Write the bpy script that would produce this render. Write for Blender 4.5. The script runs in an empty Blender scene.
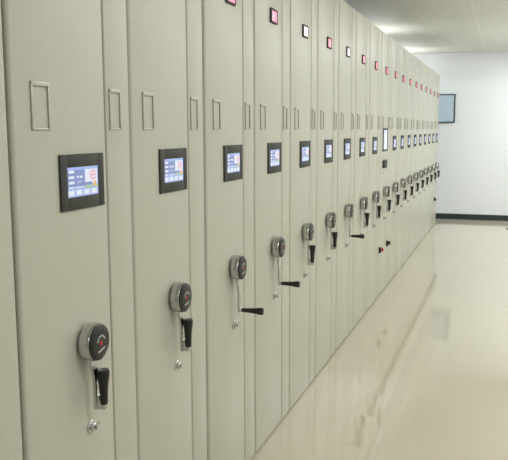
import bpy, bmesh, math
from mathutils import Vector, Matrix

S = bpy.context.scene
C = S.collection
PI = math.pi

# ------------------------------------------------------------------ helpers
def obj(name, bm, mats, parent=None, smooth=False, **props):
    me = bpy.data.meshes.new(name)
    bmesh.ops.recalc_face_normals(bm, faces=bm.faces[:]) if smooth != 'keep' else None
    bm.to_mesh(me); bm.free()
    for m in (mats if isinstance(mats, (list, tuple)) else [mats]):
        me.materials.append(m)
    if smooth:
        for p in me.polygons: p.use_smooth = True
        try: me.set_sharp_from_angle(angle=math.radians(35))
        except Exception: pass
    o = bpy.data.objects.new(name, me); C.objects.link(o)
    if parent: o.parent = parent
    for k, v in props.items(): o[k] = v
    return o

def empty(name, loc, label=None, cat=None, group=None):
    o = bpy.data.objects.new(name, None); C.objects.link(o)
    o.location = loc; o.empty_display_size = .1
    if label: o['label'] = label
    if cat: o['category'] = cat
    if group: o['group'] = group
    return o

def child_empty(name, parent):
    o = bpy.data.objects.new(name, None); C.objects.link(o); o.parent = parent
    o.empty_display_size = .05
    return o

def box(bm, x0, x1, y0, y1, z0, z1, bev=0, mat=0, seg=2):
    b = bmesh.new()
    bmesh.ops.create_cube(b, size=1)
    for v in b.verts:
        v.co = Vector(((x0+x1)/2 + v.co.x*(x1-x0), (y0+y1)/2 + v.co.y*(y1-y0), (z0+z1)/2 + v.co.z*(z1-z0)))
    if bev:
        bmesh.ops.bevel(b, geom=b.edges[:], offset=bev, segments=seg, affect='EDGES', profile=.5)
    for f in b.faces: f.material_index = mat
    merge(bm, b)

def merge(bm, b):
    mp = {}
    for v in b.verts: mp[v] = bm.verts.new(v.co)
    for f in b.faces:
        nf = bm.faces.new([mp[v] for v in f.verts]); nf.material_index = f.material_index
    b.free()

def prism(bm, pts, h0, h1, axis='x', mat=0, bev=0):
    """polygon pts (a,b) swept between h0 and h1 along an axis; axis x: (y,z), axis z: (x,y), axis y: (x,z)"""
    def at(p, h):
        return {'x': (h, p[0], p[1]), 'z': (p[0], p[1], h), 'y': (p[0], h, p[1])}[axis]
    b = bmesh.new()
    lo = [b.verts.new(at(p, h0)) for p in pts]; hi = [b.verts.new(at(p, h1)) for p in pts]
    n = len(pts)
    b.faces.new(lo[::-1]); b.faces.new(hi)
    for i in range(n): b.faces.new([lo[i], lo[(i+1) % n], hi[(i+1) % n], hi[i]])
    if bev:
        es = [e for e in b.edges if all(v in hi for v in e.verts)]
        bmesh.ops.bevel(b, geom=es, offset=bev, segments=2, affect='EDGES', profile=.5)
    for f in b.faces: f.material_index = mat
    merge(bm, b)

def lathe(bm, prof, cy=0, cz=0, cx=0, seg=32, mat=0, axis='x', mats=None):
    """profile of (axial, radius) turned about an axis"""
    rings = []
    for (a, r) in prof:
        ring = []
        if r < 1e-6:
            ring = [bm.verts.new({'x': (cx+a, cy, cz), 'z': (cx, cy, cz+a)}[axis])]
        else:
            for i in range(seg):
                t = 2*PI*i/seg
                c, s = r*math.cos(t), r*math.sin(t)
                ring.append(bm.verts.new({'x': (cx+a, cy+c, cz+s), 'z': (cx+c, cy+s, cz+a)}[axis]))
        rings.append(ring)
    for k in range(len(rings)-1):
        A, B = rings[k], rings[k+1]
        mi = mats[k] if mats else mat
        for i in range(seg):
            j = (i+1) % seg
            if len(A) == 1 and len(B) == 1: continue
            if len(A) == 1: f = bm.faces.new([A[0], B[i], B[j]])
            elif len(B) == 1: f = bm.faces.new([A[i], A[j], B[0]])
            else: f = bm.faces.new([A[i], A[j], B[j], B[i]])
            f.material_index = mi

def quad(bm, x, y0, y1, z0, z1, mat=0):
    """upright face at depth x facing +X"""
    f = bm.faces.new([bm.verts.new(p) for p in ((x, y0, z0), (x, y1, z0), (x, y1, z1), (x, y0, z1))])
    f.material_index = mat

SEG = {'0': 'abcdef', '1': 'bc', '2': 'abged', '5': 'afgcd', '8': 'abcdefg'}
def digits(bm, text, x, y0, y1, z0, z1, t, mat):
    """flat seven-segment numerals on a face that looks along +X (reads from low Y to high Y)"""
    n = len(text); w = (y1-y0)/n; g = w*.2
    for i, ch in enumerate(text):
        a, b = y0+i*w+g/2, y0+(i+1)*w-g/2; m = (z0+z1)/2
        R = {'a': (a, b, z1-t, z1), 'd': (a, b, z0, z0+t), 'g': (a, b, m-t/2, m+t/2),
             'f': (a, a+t, m, z1), 'e': (a, a+t, z0, m), 'b': (b-t, b, m, z1), 'c': (b-t, b, z0, m)}
        for k, s in enumerate(SEG[ch]):
            q = R[s]; quad(bm, x+.00002*k, q[0], q[1], q[2], q[3], mat)

# ------------------------------------------------------------------ materials
def new_mat(name):
    m = bpy.data.materials.new(name); m.use_nodes = True
    nt = m.node_tree; b = nt.nodes['Principled BSDF']
    return m, nt, b

def lin(c):
    return tuple(((v/255)/12.92 if v/255 <= .04045 else ((v/255+.055)/1.055)**2.4) for v in c) + (1,)

def plain(name, rgb, rough=.5, metal=0, emit=None, es=0, spec=.5, noise=0, nscale=40):
    m, nt, b = new_mat(name)
    b.inputs['Base Color'].default_value = lin(rgb)
    b.inputs['Roughness'].default_value = rough
    b.inputs['Metallic'].default_value = metal
    b.inputs['Specular IOR Level'].default_value = spec
    if emit:
        b.inputs['Emission Color'].default_value = lin(emit); b.inputs['Emission Strength'].default_value = es
    if noise:
        tc = nt.nodes.new('ShaderNodeTexCoord'); nz = nt.nodes.new('ShaderNodeTexNoise')
        nz.inputs['Scale'].default_value = nscale
        mr = nt.nodes.new('ShaderNodeMapRange'); mr.inputs['To Min'].default_value = rough-noise; mr.inputs['To Max'].default_value = rough+noise
        nt.links.new(tc.outputs['Object'], nz.inputs['Vector']); nt.links.new(nz.outputs['Fac'], mr.inputs['Value'])
        nt.links.new(mr.outputs['Result'], b.inputs['Roughness'])
    return m

def varied(name, c1, c2, scale, rough, stretch=(1, 1, 1), bump=0, spec=.5, coat=0, detail=3):
    m, nt, b = new_mat(name)
    N, L = nt.nodes, nt.links
    tc = N.new('ShaderNodeTexCoord'); mp = N.new('ShaderNodeMapping'); mp.inputs['Scale'].default_value = stretch
    nz = N.new('ShaderNodeTexNoise'); nz.inputs['Scale'].default_value = scale; nz.inputs['Detail'].default_value = detail
    cr = N.new('ShaderNodeMix'); cr.data_type = 'RGBA'
    cr.inputs[6].default_value = lin(c1); cr.inputs[7].default_value = lin(c2)
    L.new(tc.outputs['Object'], mp.inputs['Vector']); L.new(mp.outputs['Vector'], nz.inputs['Vector'])
    L.new(nz.outputs['Fac'], cr.inputs[0]); L.new(cr.outputs[2], b.inputs['Base Color'])
    b.inputs['Roughness'].default_value = rough; b.inputs['Specular IOR Level'].default_value = spec
    if coat:
        b.inputs['Coat Weight'].default_value = coat; b.inputs['Coat Roughness'].default_value = .05
    if bump:
        bp = N.new('ShaderNodeBump'); bp.inputs['Strength'].default_value = bump; bp.inputs['Distance'].default_value = .002
        L.new(nz.outputs['Fac'], bp.inputs['Height']); L.new(bp.outputs['Normal'], b.inputs['Normal'])
    return m

M = {}
M['paint'] = varied('cream_grey_paint', (186, 185, 171), (191, 190, 176), 3, .36, (1, 14, .6), .012)
M['carcass'] = plain('olive_gap_shade', (122, 122, 104), .6, noise=.04)  # shadow of the cabinet gaps put into the carcass colour, darker than the panels
M['plinth'] = plain('dark_plinth_paint', (60, 60, 54), .7, noise=.05)
M['holder'] = plain('label_holder_steel', (182, 183, 174), .4, .5, noise=.04)
M['chrome'] = plain('satin_chrome', (196, 197, 196), .22, 1, noise=.04, nscale=90)
M['black'] = plain('black_plastic', (20, 21, 20), .42, noise=.06)
M['bezel'] = plain('charcoal_bezel', (50, 53, 47), .6, noise=.05)
M['rubber'] = plain('black_rubber', (22, 23, 22), .6, noise=.05)
M['white_print'] = plain('pale_print', (200, 200, 196), .5, noise=.02)
M['red_print'] = plain('red_print', (170, 44, 36), .5, noise=.02)
M['lcd_blue'] = plain('lcd_blue', (20, 24, 40), .3, 0, (160, 180, 230), .98)
M['lcd_deep'] = plain('lcd_deep_blue', (20, 24, 40), .3, 0, (128, 145, 196), .92)
M['lcd_white'] = plain('lcd_white', (30, 30, 40), .3, 0, (222, 226, 240), 1)
M['lcd_red'] = plain('lcd_red', (60, 20, 20), .3, 0, (228, 120, 128), 1)
M['lcd_orange'] = plain('lcd_orange', (60, 40, 20), .3, 0, (236, 178, 130), 1)
M['lcd_green'] = plain('lcd_green', (40, 50, 20), .3, 0, (168, 190, 120), 1)
M['led_red'] = plain('led_red', (90, 15, 30), .3, 0, (246, 100, 146), 1.2)
M['led_pink'] = plain('led_pink', (120, 40, 60), .3, 0, (255, 215, 228), 1.3)
M['led_pinkred'] = plain('led_pinkred', (110, 25, 40), .3, 0, (255, 112, 142), 1.5)
M['led_white'] = plain('led_white', (140, 110, 110), .3, 0, (255, 244, 240), 1.4)
M['led_dot'] = plain('red_indicator', (150, 30, 40), .3, 0, (240, 110, 120), .8)
M['button_red'] = plain('red_button_plastic', (196, 30, 40), .35, noise=.03)
M['wall'] = varied('white_wall_paint', (233, 237, 241), (237, 240, 243), 1.2, .75, (1, 1, 1))
M['baseboard'] = plain('charcoal_baseboard', (40, 50, 50), .4, noise=.05)
M['board_frame'] = plain('dark_grey_frame', (62, 72, 78), .4, noise=.05)
M['board_face'] = varied('pale_blue_sheet', (186, 207, 224), (194, 213, 228), 6, .35)

# glossy poured floor
m, nt, b = new_mat('glossy_cream_floor')
N, L = nt.nodes, nt.links
tc = N.new('ShaderNodeTexCoord'); nz = N.new('ShaderNodeTexNoise'); nz.inputs['Scale'].default_value = .9; nz.inputs['Detail'].default_value = 4
mx = N.new('ShaderNodeMix'); mx.data_type = 'RGBA'
mx.inputs[6].default_value = lin((196, 189, 170)); mx.inputs[7].default_value = lin((201, 194, 175))
L.new(tc.outputs['Object'], nz.inputs['Vector']); L.new(nz.outputs['Fac'], mx.inputs[0]); L.new(mx.outputs[2], b.inputs['Base Color'])
b.inputs['Roughness'].default_value = .05; b.inputs['IOR'].default_value = 1.75
n2 = N.new('ShaderNodeTexNoise'); n2.inputs['Scale'].default_value = 5; n2.inputs['Detail'].default_value = 2
bp = N.new('ShaderNodeBump'); bp.inputs['Strength'].default_value = .012; bp.inputs['Distance'].default_value = .004
L.new(tc.outputs['Object'], n2.inputs['Vector']); L.new(n2.outputs['Fac'], bp.inputs['Height']); L.new(bp.outputs['Normal'], b.inputs['Normal'])
M['floor'] = m

# ceiling of long aluminium strips with paler seams
m, nt, b = new_mat('pale_ceiling_panels')
N, L = nt.nodes, nt.links
tc = N.new('ShaderNodeTexCoord'); sx = N.new('ShaderNodeSeparateXYZ'); L.new(tc.outputs['Object'], sx.inputs[0])
def mth(op, a, bb=None):
    n = N.new('ShaderNodeMath'); n.operation = op
    for i, v in enumerate((a, bb)):
        if v is None: continue
        if hasattr(v, 'is_output'): L.new(v, n.inputs[i])
        else: n.inputs[i].default_value = v
    return n.outputs[0]
ax = mth('ABSOLUTE', mth('SUBTRACT', mth('FRACT', mth('DIVIDE', mth('SUBTRACT', sx.outputs['X'], .075-30), .6)), .5))
seam = mth('GREATER_THAN', ax, .481)
ay = mth('ABSOLUTE', mth('SUBTRACT', mth('FRACT', mth('DIVIDE', sx.outputs['Y'], .6)), .5))
seam2 = mth('MULTIPLY', mth('GREATER_THAN', ay, .485), .25)
mx = N.new('ShaderNodeMix'); mx.data_type = 'RGBA'
mx.inputs[6].default_value = lin((206, 207, 198)); mx.inputs[7].default_value = lin((228, 228, 218))
L.new(mth('MAXIMUM', mth('MULTIPLY', seam, .4), seam2), mx.inputs[0]); L.new(mx.outputs[2], b.inputs['Base Color'])
b.inputs['Roughness'].default_value = .5
M['ceiling'] = m

# ------------------------------------------------------------------ the room
XL, XR, YB, YW, ZC = -3.2, 3.4, -4.0, 13.1, 2.83
bm = bmesh.new(); box(bm, XL-.1, XR+.1, YB-.1, YW+.1, -.1, 0); obj('floor', bm, M['floor'], kind='structure')
bm = bmesh.new(); box(bm, XL-.1, XR+.1, YB-.1, YW+.1, ZC, ZC+.1); obj('ceiling', bm, M['ceiling'], kind='structure')
bm = bmesh.new(); box(bm, XL-.1, XR+.1, YW, YW+.1, 0, ZC); obj('wall_far', bm, M['wall'], kind='structure')
bm = bmesh.new(); box(bm, XL-.1, XL, YB, YW, 0, ZC); obj('wall_left', bm, M['wall'], kind='structure')
bm = bmesh.new(); box(bm, XR, XR+.1, YB, YW, 0, ZC); obj('wall_right', bm, M['wall'], kind='structure')
bm = bmesh.new(); box(bm, XL-.1, XR+.1, YB-.1, YB, 0, ZC); obj('wall_back', bm, M['wall'], kind='structure')
bm = bmesh.new()
prism(bm, [(YW, 0), (YW-.016, 0), (YW-.016, .085), (YW-.010, .094), (YW, .094)], XL, XR, 'x')
obj('baseboard_far', bm, M['baseboard'], kind='structure')

# ------------------------------------------------------------------ cabinets
P0, Y0, H = .57767, 1.42668, 2.41052
GAP = .014
W = P0 - GAP
DEP = .95
def kf(k): return k*P0 - GAP/2          # panel fraction -> distance from the cabinet's own near edge

def panel_outline(a, b, rl, rr, d=.02):
    """section (x, y) of a bent steel panel with rounded vertical edges"""
    pts = [(-d, a)]
    for i in range(5):
        t = PI/2*i/4; pts.append((-rl + rl*math.sin(t), a + rl - rl*math.cos(t)))
    for i in range(5):
        t = PI/2*i/4; pts.append((-rr + rr*math.cos(t), b - rr + rr*math.sin(t)))
    pts.append((-d, b))
    return pts

def make_holder(root, k0, k1, z0=1.551, z1=1.669):
    bm = bmesh.new(); a, b = kf(k0), kf(k1); t = .0075
    for (p, q, r, s) in ((a, a+t, z0, z1), (b-t, b, z0, z1)):
        box(bm, 0, .0045, p, q, r, s, .0015)
    box(bm, 0, .006, a, b, z1-.012, z1, .002)
    box(bm, 0, .0035, a, b, z0, z0+.005, .001)
    return obj('label_holder', bm, M['holder'], root, True)

def make_screen(root, k0=.322, k1=.690, z0=1.3405, z1=1.4875, tall=False):
    a, b = kf(k0), kf(k1)
    mg = (.144*(b-a), .135*(b-a), .034*(z1-z0)/.147, .034*(z1-z0)/.147)
    if tall: mg = (.03, .03, .018, .018)
    c, d_, e, f = a+mg[0], b-mg[1], z0+mg[2], z1-mg[3]
    bm = bmesh.new()
    x = .007
    for (p, q, r, s) in ((a, c, z0, z1), (d_, b, z0, z1), (c, d_, z0, e), (c, d_, f, z1)):
        box(bm, 0, x, p, q, r, s, .0012)
    fr = obj('touch_screen', bm, M['bezel'], root, True)
    bm = bmesh.new(); w, hgt = d_-c, f-e
    def Q(u0, u1, v0, v1, mi, lay): quad(bm, .0045+.0001*lay, c+u0*w, c+u1*w, e+v0*hgt, e+v1*hgt, mi)
    if tall:
        Q(0, 1, 0, 1, 2, 0); Q(.08, .92, .9, .96, 0, 1)
    else:
        Q(0, 1, 0, 1, 0, 0)
        Q(.0, .56, .3, .9, 1, 1); Q(.0, 1, .93, 1, 0, 1)
        for v in (.80, .62, .44): Q(.05, .22, v, v+.09, 2, 2)
        for (u0, u1, v) in ((.3, .37, .63), (.4, .48, .62), (.33, .36, .45), (.42, .44, .45)): Q(u0, u1, v, v+.08, 2, 2)
        Q(.05, .2, .30, .35, 2, 2); Q(.24, .52, .30, .34, 2, 2)
        Q(.56, .97, .40, .90, 2, 1)
        Q(.56, .80, .36, .46, 1, 2)
        Q(.56, 1, .27, .34, 5, 1)
        n = 16; cy, cz, rr = c+.88*w, e+.40*hgt, .1*hgt
        fc = bm.faces.new([bm.verts.new((.0049, cy+1.0*rr*math.cos(2*PI*i/n), cz+rr*math.sin(2*PI*i/n))) for i in range(n)]); fc.material_index = 4
        digits(bm, '18', .0048, c+.60*w, c+.92*w, e+.54*hgt, e+.84*hgt, .0028, 3)
        for i in range(4): Q(.03+.245*i, .21+.245*i, .05, .22, 2, 1)
    obj('display', bm, [M['lcd_blue'], M['lcd_deep'], M['lcd_white'], M['lcd_red'], M['lcd_orange'], M['lcd_green']], fr, 'keep')
    return fr

def make_sign(root, style, text=None):
    a, b, z0, z1 = kf(.390), kf(.565), 2.0535, 2.1215
    t = .009
    bm = bmesh.new()
    for (p, q, r, s) in ((a, a+t*1.7, z0, z1), (b-t*.6, b, z0, z1), (a+t*1.7, b-t*.6, z0, z0+t), (a+t*1.7, b-t*.6, z1-t, z1)):
        box(bm, 0, .008, p, q, r, s, .001)
    fr = obj('number_sign', bm, M['bezel'], root, True)
    bm = bmesh.new()
    quad(bm, .0055, a+t*1.6, b-t*.5, z0+t*.9, z1-t*.9, 0)
    if text: digits(bm, text, .0057, a+.025, b-.012, z0+.016, z1-.016, .0058, 1)
    obj('lit_panel', bm, [M[style], M['led_pink']], fr, 'keep')
    return fr

CK, CZ = kf(.492), .971
def make_crank(root, out):
    cr = child_empty('crank', root)
    bm = bmesh.new()    # chrome drum behind the cap
    lathe(bm, [(0, 0), (0, .030), (.005, .031), (.008, .049), (.012, .0525), (.038, .0525), (.041, .0505), (.041, 0)], CK, CZ, 0, 40)
    obj('drum', bm, M['chrome'], cr, True, label='round chrome crank drum')
    # black cap with small round emblem
    bm = bmesh.new()
    lathe(bm, [(.040, 0), (.040, .0500), (.045, .0500), (.0480, .046), (.0500, .03), (.0505, 0)], CK, CZ, 0, 40)
    xq = .0506
    def pol(r0, r1, t0, t1, mi, x=xq):
        f = bm.faces.new([bm.verts.new((x, CK+r*math.cos(t), CZ+r*math.sin(t))) for r, t in ((r0, t0), (r1, t0), (r1, t1), (r0, t1))]); f.material_index = mi
    rad = math.radians
    for i in range(7): pol(.0165, .0215, rad(22+22*i), rad(38+22*i), 1)
    bar = [(-.017, -.027), (.017, -.019), (.017, -.0145), (-.017, -.0225)]
    f = bm.faces.new([bm.verts.new((xq, CK+p, CZ+q)) for p, q in bar]); f.material_index = 1
    n = 14
    f = bm.faces.new([bm.verts.new((xq, CK-.001+.0085*math.cos(2*PI*i/n)*(1 if i % 2 else .75), CZ-.002+.0085*math.sin(2*PI*i/n)*(1 if i % 2 else .75))) for i in range(n)]); f.material_index = 2
    obj('cap', bm, [M['black'], M['white_print'], M['red_print']], cr, True, label='black round cap with red emblem')
    # chrome arm: teardrop from drum to the pivot
    bm = bmesh.new()
    zb = .788; pts = []
    A0 = rad(-62)
    for i in range(25):
        t = A0 + (PI-2*A0)*i/24
        pts.append((CK+.0515*math.cos(t), CZ+.0515*math.sin(t)))
    left = []
    for i in range(1, 8):            # sweep in from the drum to the slim bar
        s = i/7; w = .0255*(1-s)**2.2 + .0125
        left.append((w, CZ-.048-(.075)*s))
    for w, z in left: pts.append((CK-w, z))
    for i in range(9):
        t = PI + PI*i/8; pts.append((CK+.0125*math.cos(t), zb+.0125*math.sin(t)))
    for w, z in left[::-1]: pts.append((CK+w, z))
    prism(bm, pts, 0.026, .0345, 'x', bev=.0015)
    lathe(bm, [(.032, 0), (.032, .0085), (.042, .0085), (.0435, .007), (.0435, 0)], CK, zb, 0, 20)   # pivot stud
    obj('arm', bm, M['chrome'], cr, True, label='chrome crank arm')
    bm = bmesh.new()
    prof = [(0, 0), (0, .0075), (.004, .0095), (.03, .0098), (.058, .0118), (.080, .0150), (.094, .0158), (.100, .0135), (.1015, 0)]
    if out:
        lathe(bm, [(.042+a*.95, r) for a, r in prof], CK, zb, 0, 24)
    else:
        lathe(bm, [(zb+.006+a, .0012+r*1.05 if r else 0) for a, r in prof], CK, 0, .0525, 24, axis='z')
    obj('grip', bm, M['black'], cr, True, label='black tapered grip')
    if not out:
        bm = bmesh.new()             # hinge bracket under the folded grip
        prism(bm, [(.0345, zb-.008), (.058, zb-.008), (.060, zb+.008), (.046, zb+.008), (.040, zb+.030), (.0345, zb+.030)], CK-.007, CK+.007, 'y')
        obj('hinge', bm, M['chrome'], cr, False, label='chrome hinge of the folded grip')
    return cr

def make_lock(root):
    bm = bmesh.new(); y, z = kf(.512), .717
    lathe(bm, [(0, 0), (0, .0195), (.003, .0195), (.005, .017), (.005, .0115), (.014, .0115), (.016, .0095), (.016, 0)], y, z, 0, 28)
    lk = obj('key_lock', bm, M['chrome'], root, True, label='round chrome key lock')
    bm = bmesh.new()
    box(bm, .0155, .021, y-.0016, y+.0016, z-.006, z+.006, .0006)
    ca, sa = math.cos(.5), math.sin(.5)
    n = 12
    pts = [(y+.012*ca+.011*math.cos(2*PI*i/n), z+.012*sa+.006*math.sin(2*PI*i/n)) for i in range(n)]
    prism(bm, pts, .0165, .0185, 'x')
    obj('key', bm, M['chrome'], lk, True)
    return lk

def make_base_cabinet(name):
    root = empty(name, (0, 0, 0))
    w = W
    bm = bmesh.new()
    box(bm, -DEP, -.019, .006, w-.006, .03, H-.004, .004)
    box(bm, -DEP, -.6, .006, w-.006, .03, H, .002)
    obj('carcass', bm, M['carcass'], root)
    bm = bmesh.new(); box(bm, -DEP+.01, -.022, .012, w-.012, 0, .032); obj('plinth', bm, M['plinth'], root, label='dark recessed plinth')
    yc = kf(.744)
    bm = bmesh.new(); prism(bm, panel_outline(0, yc-.0018, .011, .010), .010, H, 'z'); obj('end_panel', bm, M['paint'], root, True)
    bm = bmesh.new(); prism(bm, panel_outline(yc+.0018, w, .005, .008), .010, H, 'z'); obj('side_strip', bm, M['paint'], root, True)
    make_holder(root, .138, .270); make_holder(root, .775, .889)
    make_lock(root)
    return root

def kids(o): return [c for c in bpy.data.objects if c.parent == o]
def copy_tree(o, parent=None):
    c = o.copy(); C.objects.link(c)
    if parent: c.parent = parent
    for ch in kids(o): copy_tree(ch, c)
    return c

GROUP = 'mobile shelving cabinets in the long row'
proto = make_base_cabinet('mobile_shelving_cabinet')
scr = make_screen(proto)
made = [proto] + [copy_tree(proto) for _ in range(19)]
ORD = ['first', 'second', 'third', 'fourth', 'fifth', 'sixth', 'seventh', 'eighth', 'ninth', 'tenth', 'eleventh', 'twelfth',
       'thirteenth', 'fourteenth', 'fifteenth', 'sixteenth', 'seventeenth', 'eighteenth', 'nineteenth']
OUT = (2, 3, 6); WHITE = (4, 6)
signs, cranks = {}, {}
LAB = {
 -1: 'cream steel shelving cabinet cut off by the photo\'s left edge, only its side strip showing',
 0: 'cream shelving cabinet with the biggest touch screen reading 18 and folded black crank grip',
 1: 'cream shelving cabinet with folded crank grip, second touch screen from the left',
 2: 'cream shelving cabinet with outstretched crank grip, third touch screen from the left',
 3: 'cream shelving cabinet with outstretched crank grip, fourth touch screen from the left',
 4: 'cream shelving cabinet with white-lit number sign and folded crank grip',
 5: 'cream shelving cabinet with red-lit sign standing between the two cabinets with white-lit signs',
 6: 'cream shelving cabinet with white-lit number sign and outstretched crank grip',
 7: 'cream shelving cabinet with red-lit sign just past the farther white-lit one',
 8: 'cream shelving cabinet directly before the one with the tall upright screen',
 9: 'cream shelving cabinet with tall upright screen, black reader box and red button',
 10: 'cream shelving cabinet directly past the one with the tall upright screen',
 18: 'last cream shelving cabinet of the row, at the white end wall, with low black button',
 17: 'cream shelving cabinet next to last in the row, before the end wall',
}
for k in range(11, 17):
    LAB[k] = 'cream shelving cabinet, %s past the one with the tall upright screen' % ORD[k-10]
for i, root in enumerate(made):
    k = i-1
    root.name = 'mobile_shelving_cabinet' if i == 0 else 'mobile_shelving_cabinet.%03d' % i
    y = Y0 + P0*k + GAP/2 + (-.005 if k == 1 else 0)
    root.location = (0, y, 0)
    root['label'] = LAB[k]; root['category'] = 'cabinet'; root['group'] = GROUP
    style = 'led_white' if k in WHITE else ('led_red' if k in (2, 3) else 'led_pinkred')
    text = {3: '21'}.get(k)
    key = (style, text)
    if key in signs: copy_tree(signs[key], root)
    else: signs[key] = make_sign(root, style, text)
    out = k in OUT
    if out in cranks: copy_tree(cranks[out], root)
    else: cranks[out] = make_crank(root, out)
    if k == 9:
        for ch in kids(root):
            if ch.name.startswith('touch_screen'):
                for g in kids(ch): bpy.data.objects.remove(g)
                bpy.data.objects.remove(ch)
        make_screen(root, .24, .70, 1.349, 1.562, tall=True)['label'] = 'tall upright screen in charcoal frame'
        bm = bmesh.new()                                   # reader box with rounded front
        a, b_ = kf(.26), kf(.60)
        pts = [(0, a)] + [(.006+.020*math.sin(PI*j/10), a+(b_-a)*(1-math.cos(PI*j/10))/2) for j in range(11)] + [(0, b_)]
        prism(bm, pts, 1.196, 1.268, 'z', bev=.004)
        rb = obj('reader_box', bm, M['black'], root, True, label='black reader box with rounded front')
        bm = bmesh.new(); lathe(bm, [(0, 0), (0, .008), (.004, .007), (.006, 0)], kf(.40), 1.146, 0, 16)
        obj('indicator_light', bm, M['led_dot'], root, True, label='tiny red indicator light')
        for (kk, mm, nm) in ((.11, 'button_red', 'red mushroom stop button'), (.86, 'black', 'black push button')):
            bm = bmesh.new()
            box(bm, 0, .018, kf(kk)-.022, kf(kk)+.022, .418, .472, .004)
            o = obj('push_button', bm, M['black'], root, True, label=nm)
            bm = bmesh.new()
            lathe(bm, [(.016, 0), (.016, .010), (.026, .010), (.027, .019), (.034, .019), (.039, .014), (.040, 0)], kf(kk), .450, 0, 24)
            obj('button_head', bm, M[mm], o, True)
    if k == 18:
        bm = bmesh.new(); kk = .26
        box(bm, 0, .018, kf(kk)-.022, kf(kk)+.022, .414, .468, .004)
        o = obj('push_button', bm, M['black'], root, True, label='black push button')
        bm = bmesh.new()
        lathe(bm, [(.016, 0), (.016, .010), (.026, .010), (.027, .019), (.034, .019), (.039, .014), (.040, 0)], kf(kk), .441, 0, 24)
        obj('button_head', bm, M['black'], o, True)

# ------------------------------------------------------------------ framed board on the end wall
bd = empty('framed_board', (0, YW, 1.66), 'small pale blue board in dark frame hanging on the white end wall', 'board')
x0, x1, z0, z1 = -.125, .210, 0, .488
bm = bmesh.new(); t = .02
for (p, q, r, s) in ((x0, x0+t, z0, z1), (x1-t, x1, z0, z1), (x0+t, x1-t, z0, z0+t), (x0+t, x1-t, z1-t, z1)):
    box(bm, p, q, -.024, 0, r, s, .002)
obj('frame', bm, M['board_frame'], bd, True)
bm = bmesh.new(); box(bm, x0+t, x1-t, -.012, -.001, z0+t, z1-t); obj('sheet', bm, M['board_face'], bd)

# small dark wedge lying on the floor at the aisle's far side
bm = bmesh.new()
prism(bm, [(1.112, 0), (1.235, 0), (1.235, .034), (1.222, .036), (1.112, .012)], 12.0, 12.05, 'y', bev=.002)
o = obj('door_wedge', bm, M['rubber'], None, True)
o['label'] = 'small black wedge lying on the glossy floor near the end wall'; o['category'] = 'door wedge'

# ------------------------------------------------------------------ light
def area(name, loc, rot, sx, sy, power, col=(1, 1, 1)):
    l = bpy.data.lights.new(name, 'AREA'); l.shape = 'RECTANGLE'; l.size = sx; l.size_y = sy; l.energy = power; l.color = col
    o = bpy.data.objects.new(name, l); C.objects.link(o); o.location = loc; o.rotation_euler = rot
    return o
warm = (1, .99, .95); cool = (.95, .98, 1)
for y, p in ((-1.5, 24), (1.5, 28), (4.2, 29), (6.9, 25)):
    area('ceiling_lamp', (1.9, y, ZC-.04), (0, 0, 0), .6, 1.2, p, warm)
area('ceiling_lamp', (2.0, 9.6, ZC-.04), (0, 0, 0), .6, 1.2, 25, cool)
area('ceiling_lamp', (1.7, 11.6, ZC-.04), (0, 0, 0), .6, 1.2, 38, cool)
# added upward fill lights, out of view, that brighten the ceiling
for y, p in ((2.5, 16), (6.5, 36), (10.5, 40)):
    area('ceiling_fill', (2.5, y, 2.1), (PI, 0, 0), .3, 1.6, p, warm)
# lamps over the hidden aisle behind the row, the nearest an added ceiling fill: their glow reaches the ceiling and the end wall
for y, p in ((6.6, 4), (9.75, 9), (12.35, 9)):
    area('rear_lamp_and_fill', (-.85, y, 2.42), (PI, 0, 0), 1.0, .5, p, warm)
area('rear_ceiling_lamp', (-1.6, 11.6, ZC-.04), (0, 0, 0), .6, 1.2, 62, (.86, .93, 1))

wd = bpy.data.worlds.new('world'); S.world = wd; wd.use_nodes = True
wd.node_tree.nodes['Background'].inputs[0].default_value = (.9, .95, 1, 1)
wd.node_tree.nodes['Background'].inputs[1].default_value = .3

# ------------------------------------------------------------------ camera
pitch, yaw, roll, F = .13601, .33261, -.00312, 731.37
cy, sy, cp, sp = math.cos(yaw), math.sin(yaw), math.cos(pitch), math.sin(pitch)
fw = Vector((-sy*cp, cy*cp, -sp)); r = Vector((cy, sy, 0)); u = r.cross(fw)
r, u = math.cos(roll)*r + math.sin(roll)*u, -math.sin(roll)*r + math.cos(roll)*u
cd = bpy.data.cameras.new('camera'); cam = bpy.data.objects.new('camera', cd); C.objects.link(cam)
mw = Matrix((r, u, -fw)).transposed().to_4x4(); mw.translation = (1.08713, 0, 1.55)
cam.matrix_world = mw
cd.sensor_width = 36; cd.lens = F/508*36; cd.clip_start = .02; cd.clip_end = 100
S.camera = cam
S.view_settings.view_transform = 'Standard'
S.view_settings.look = 'None'
S.view_settings.exposure = 0
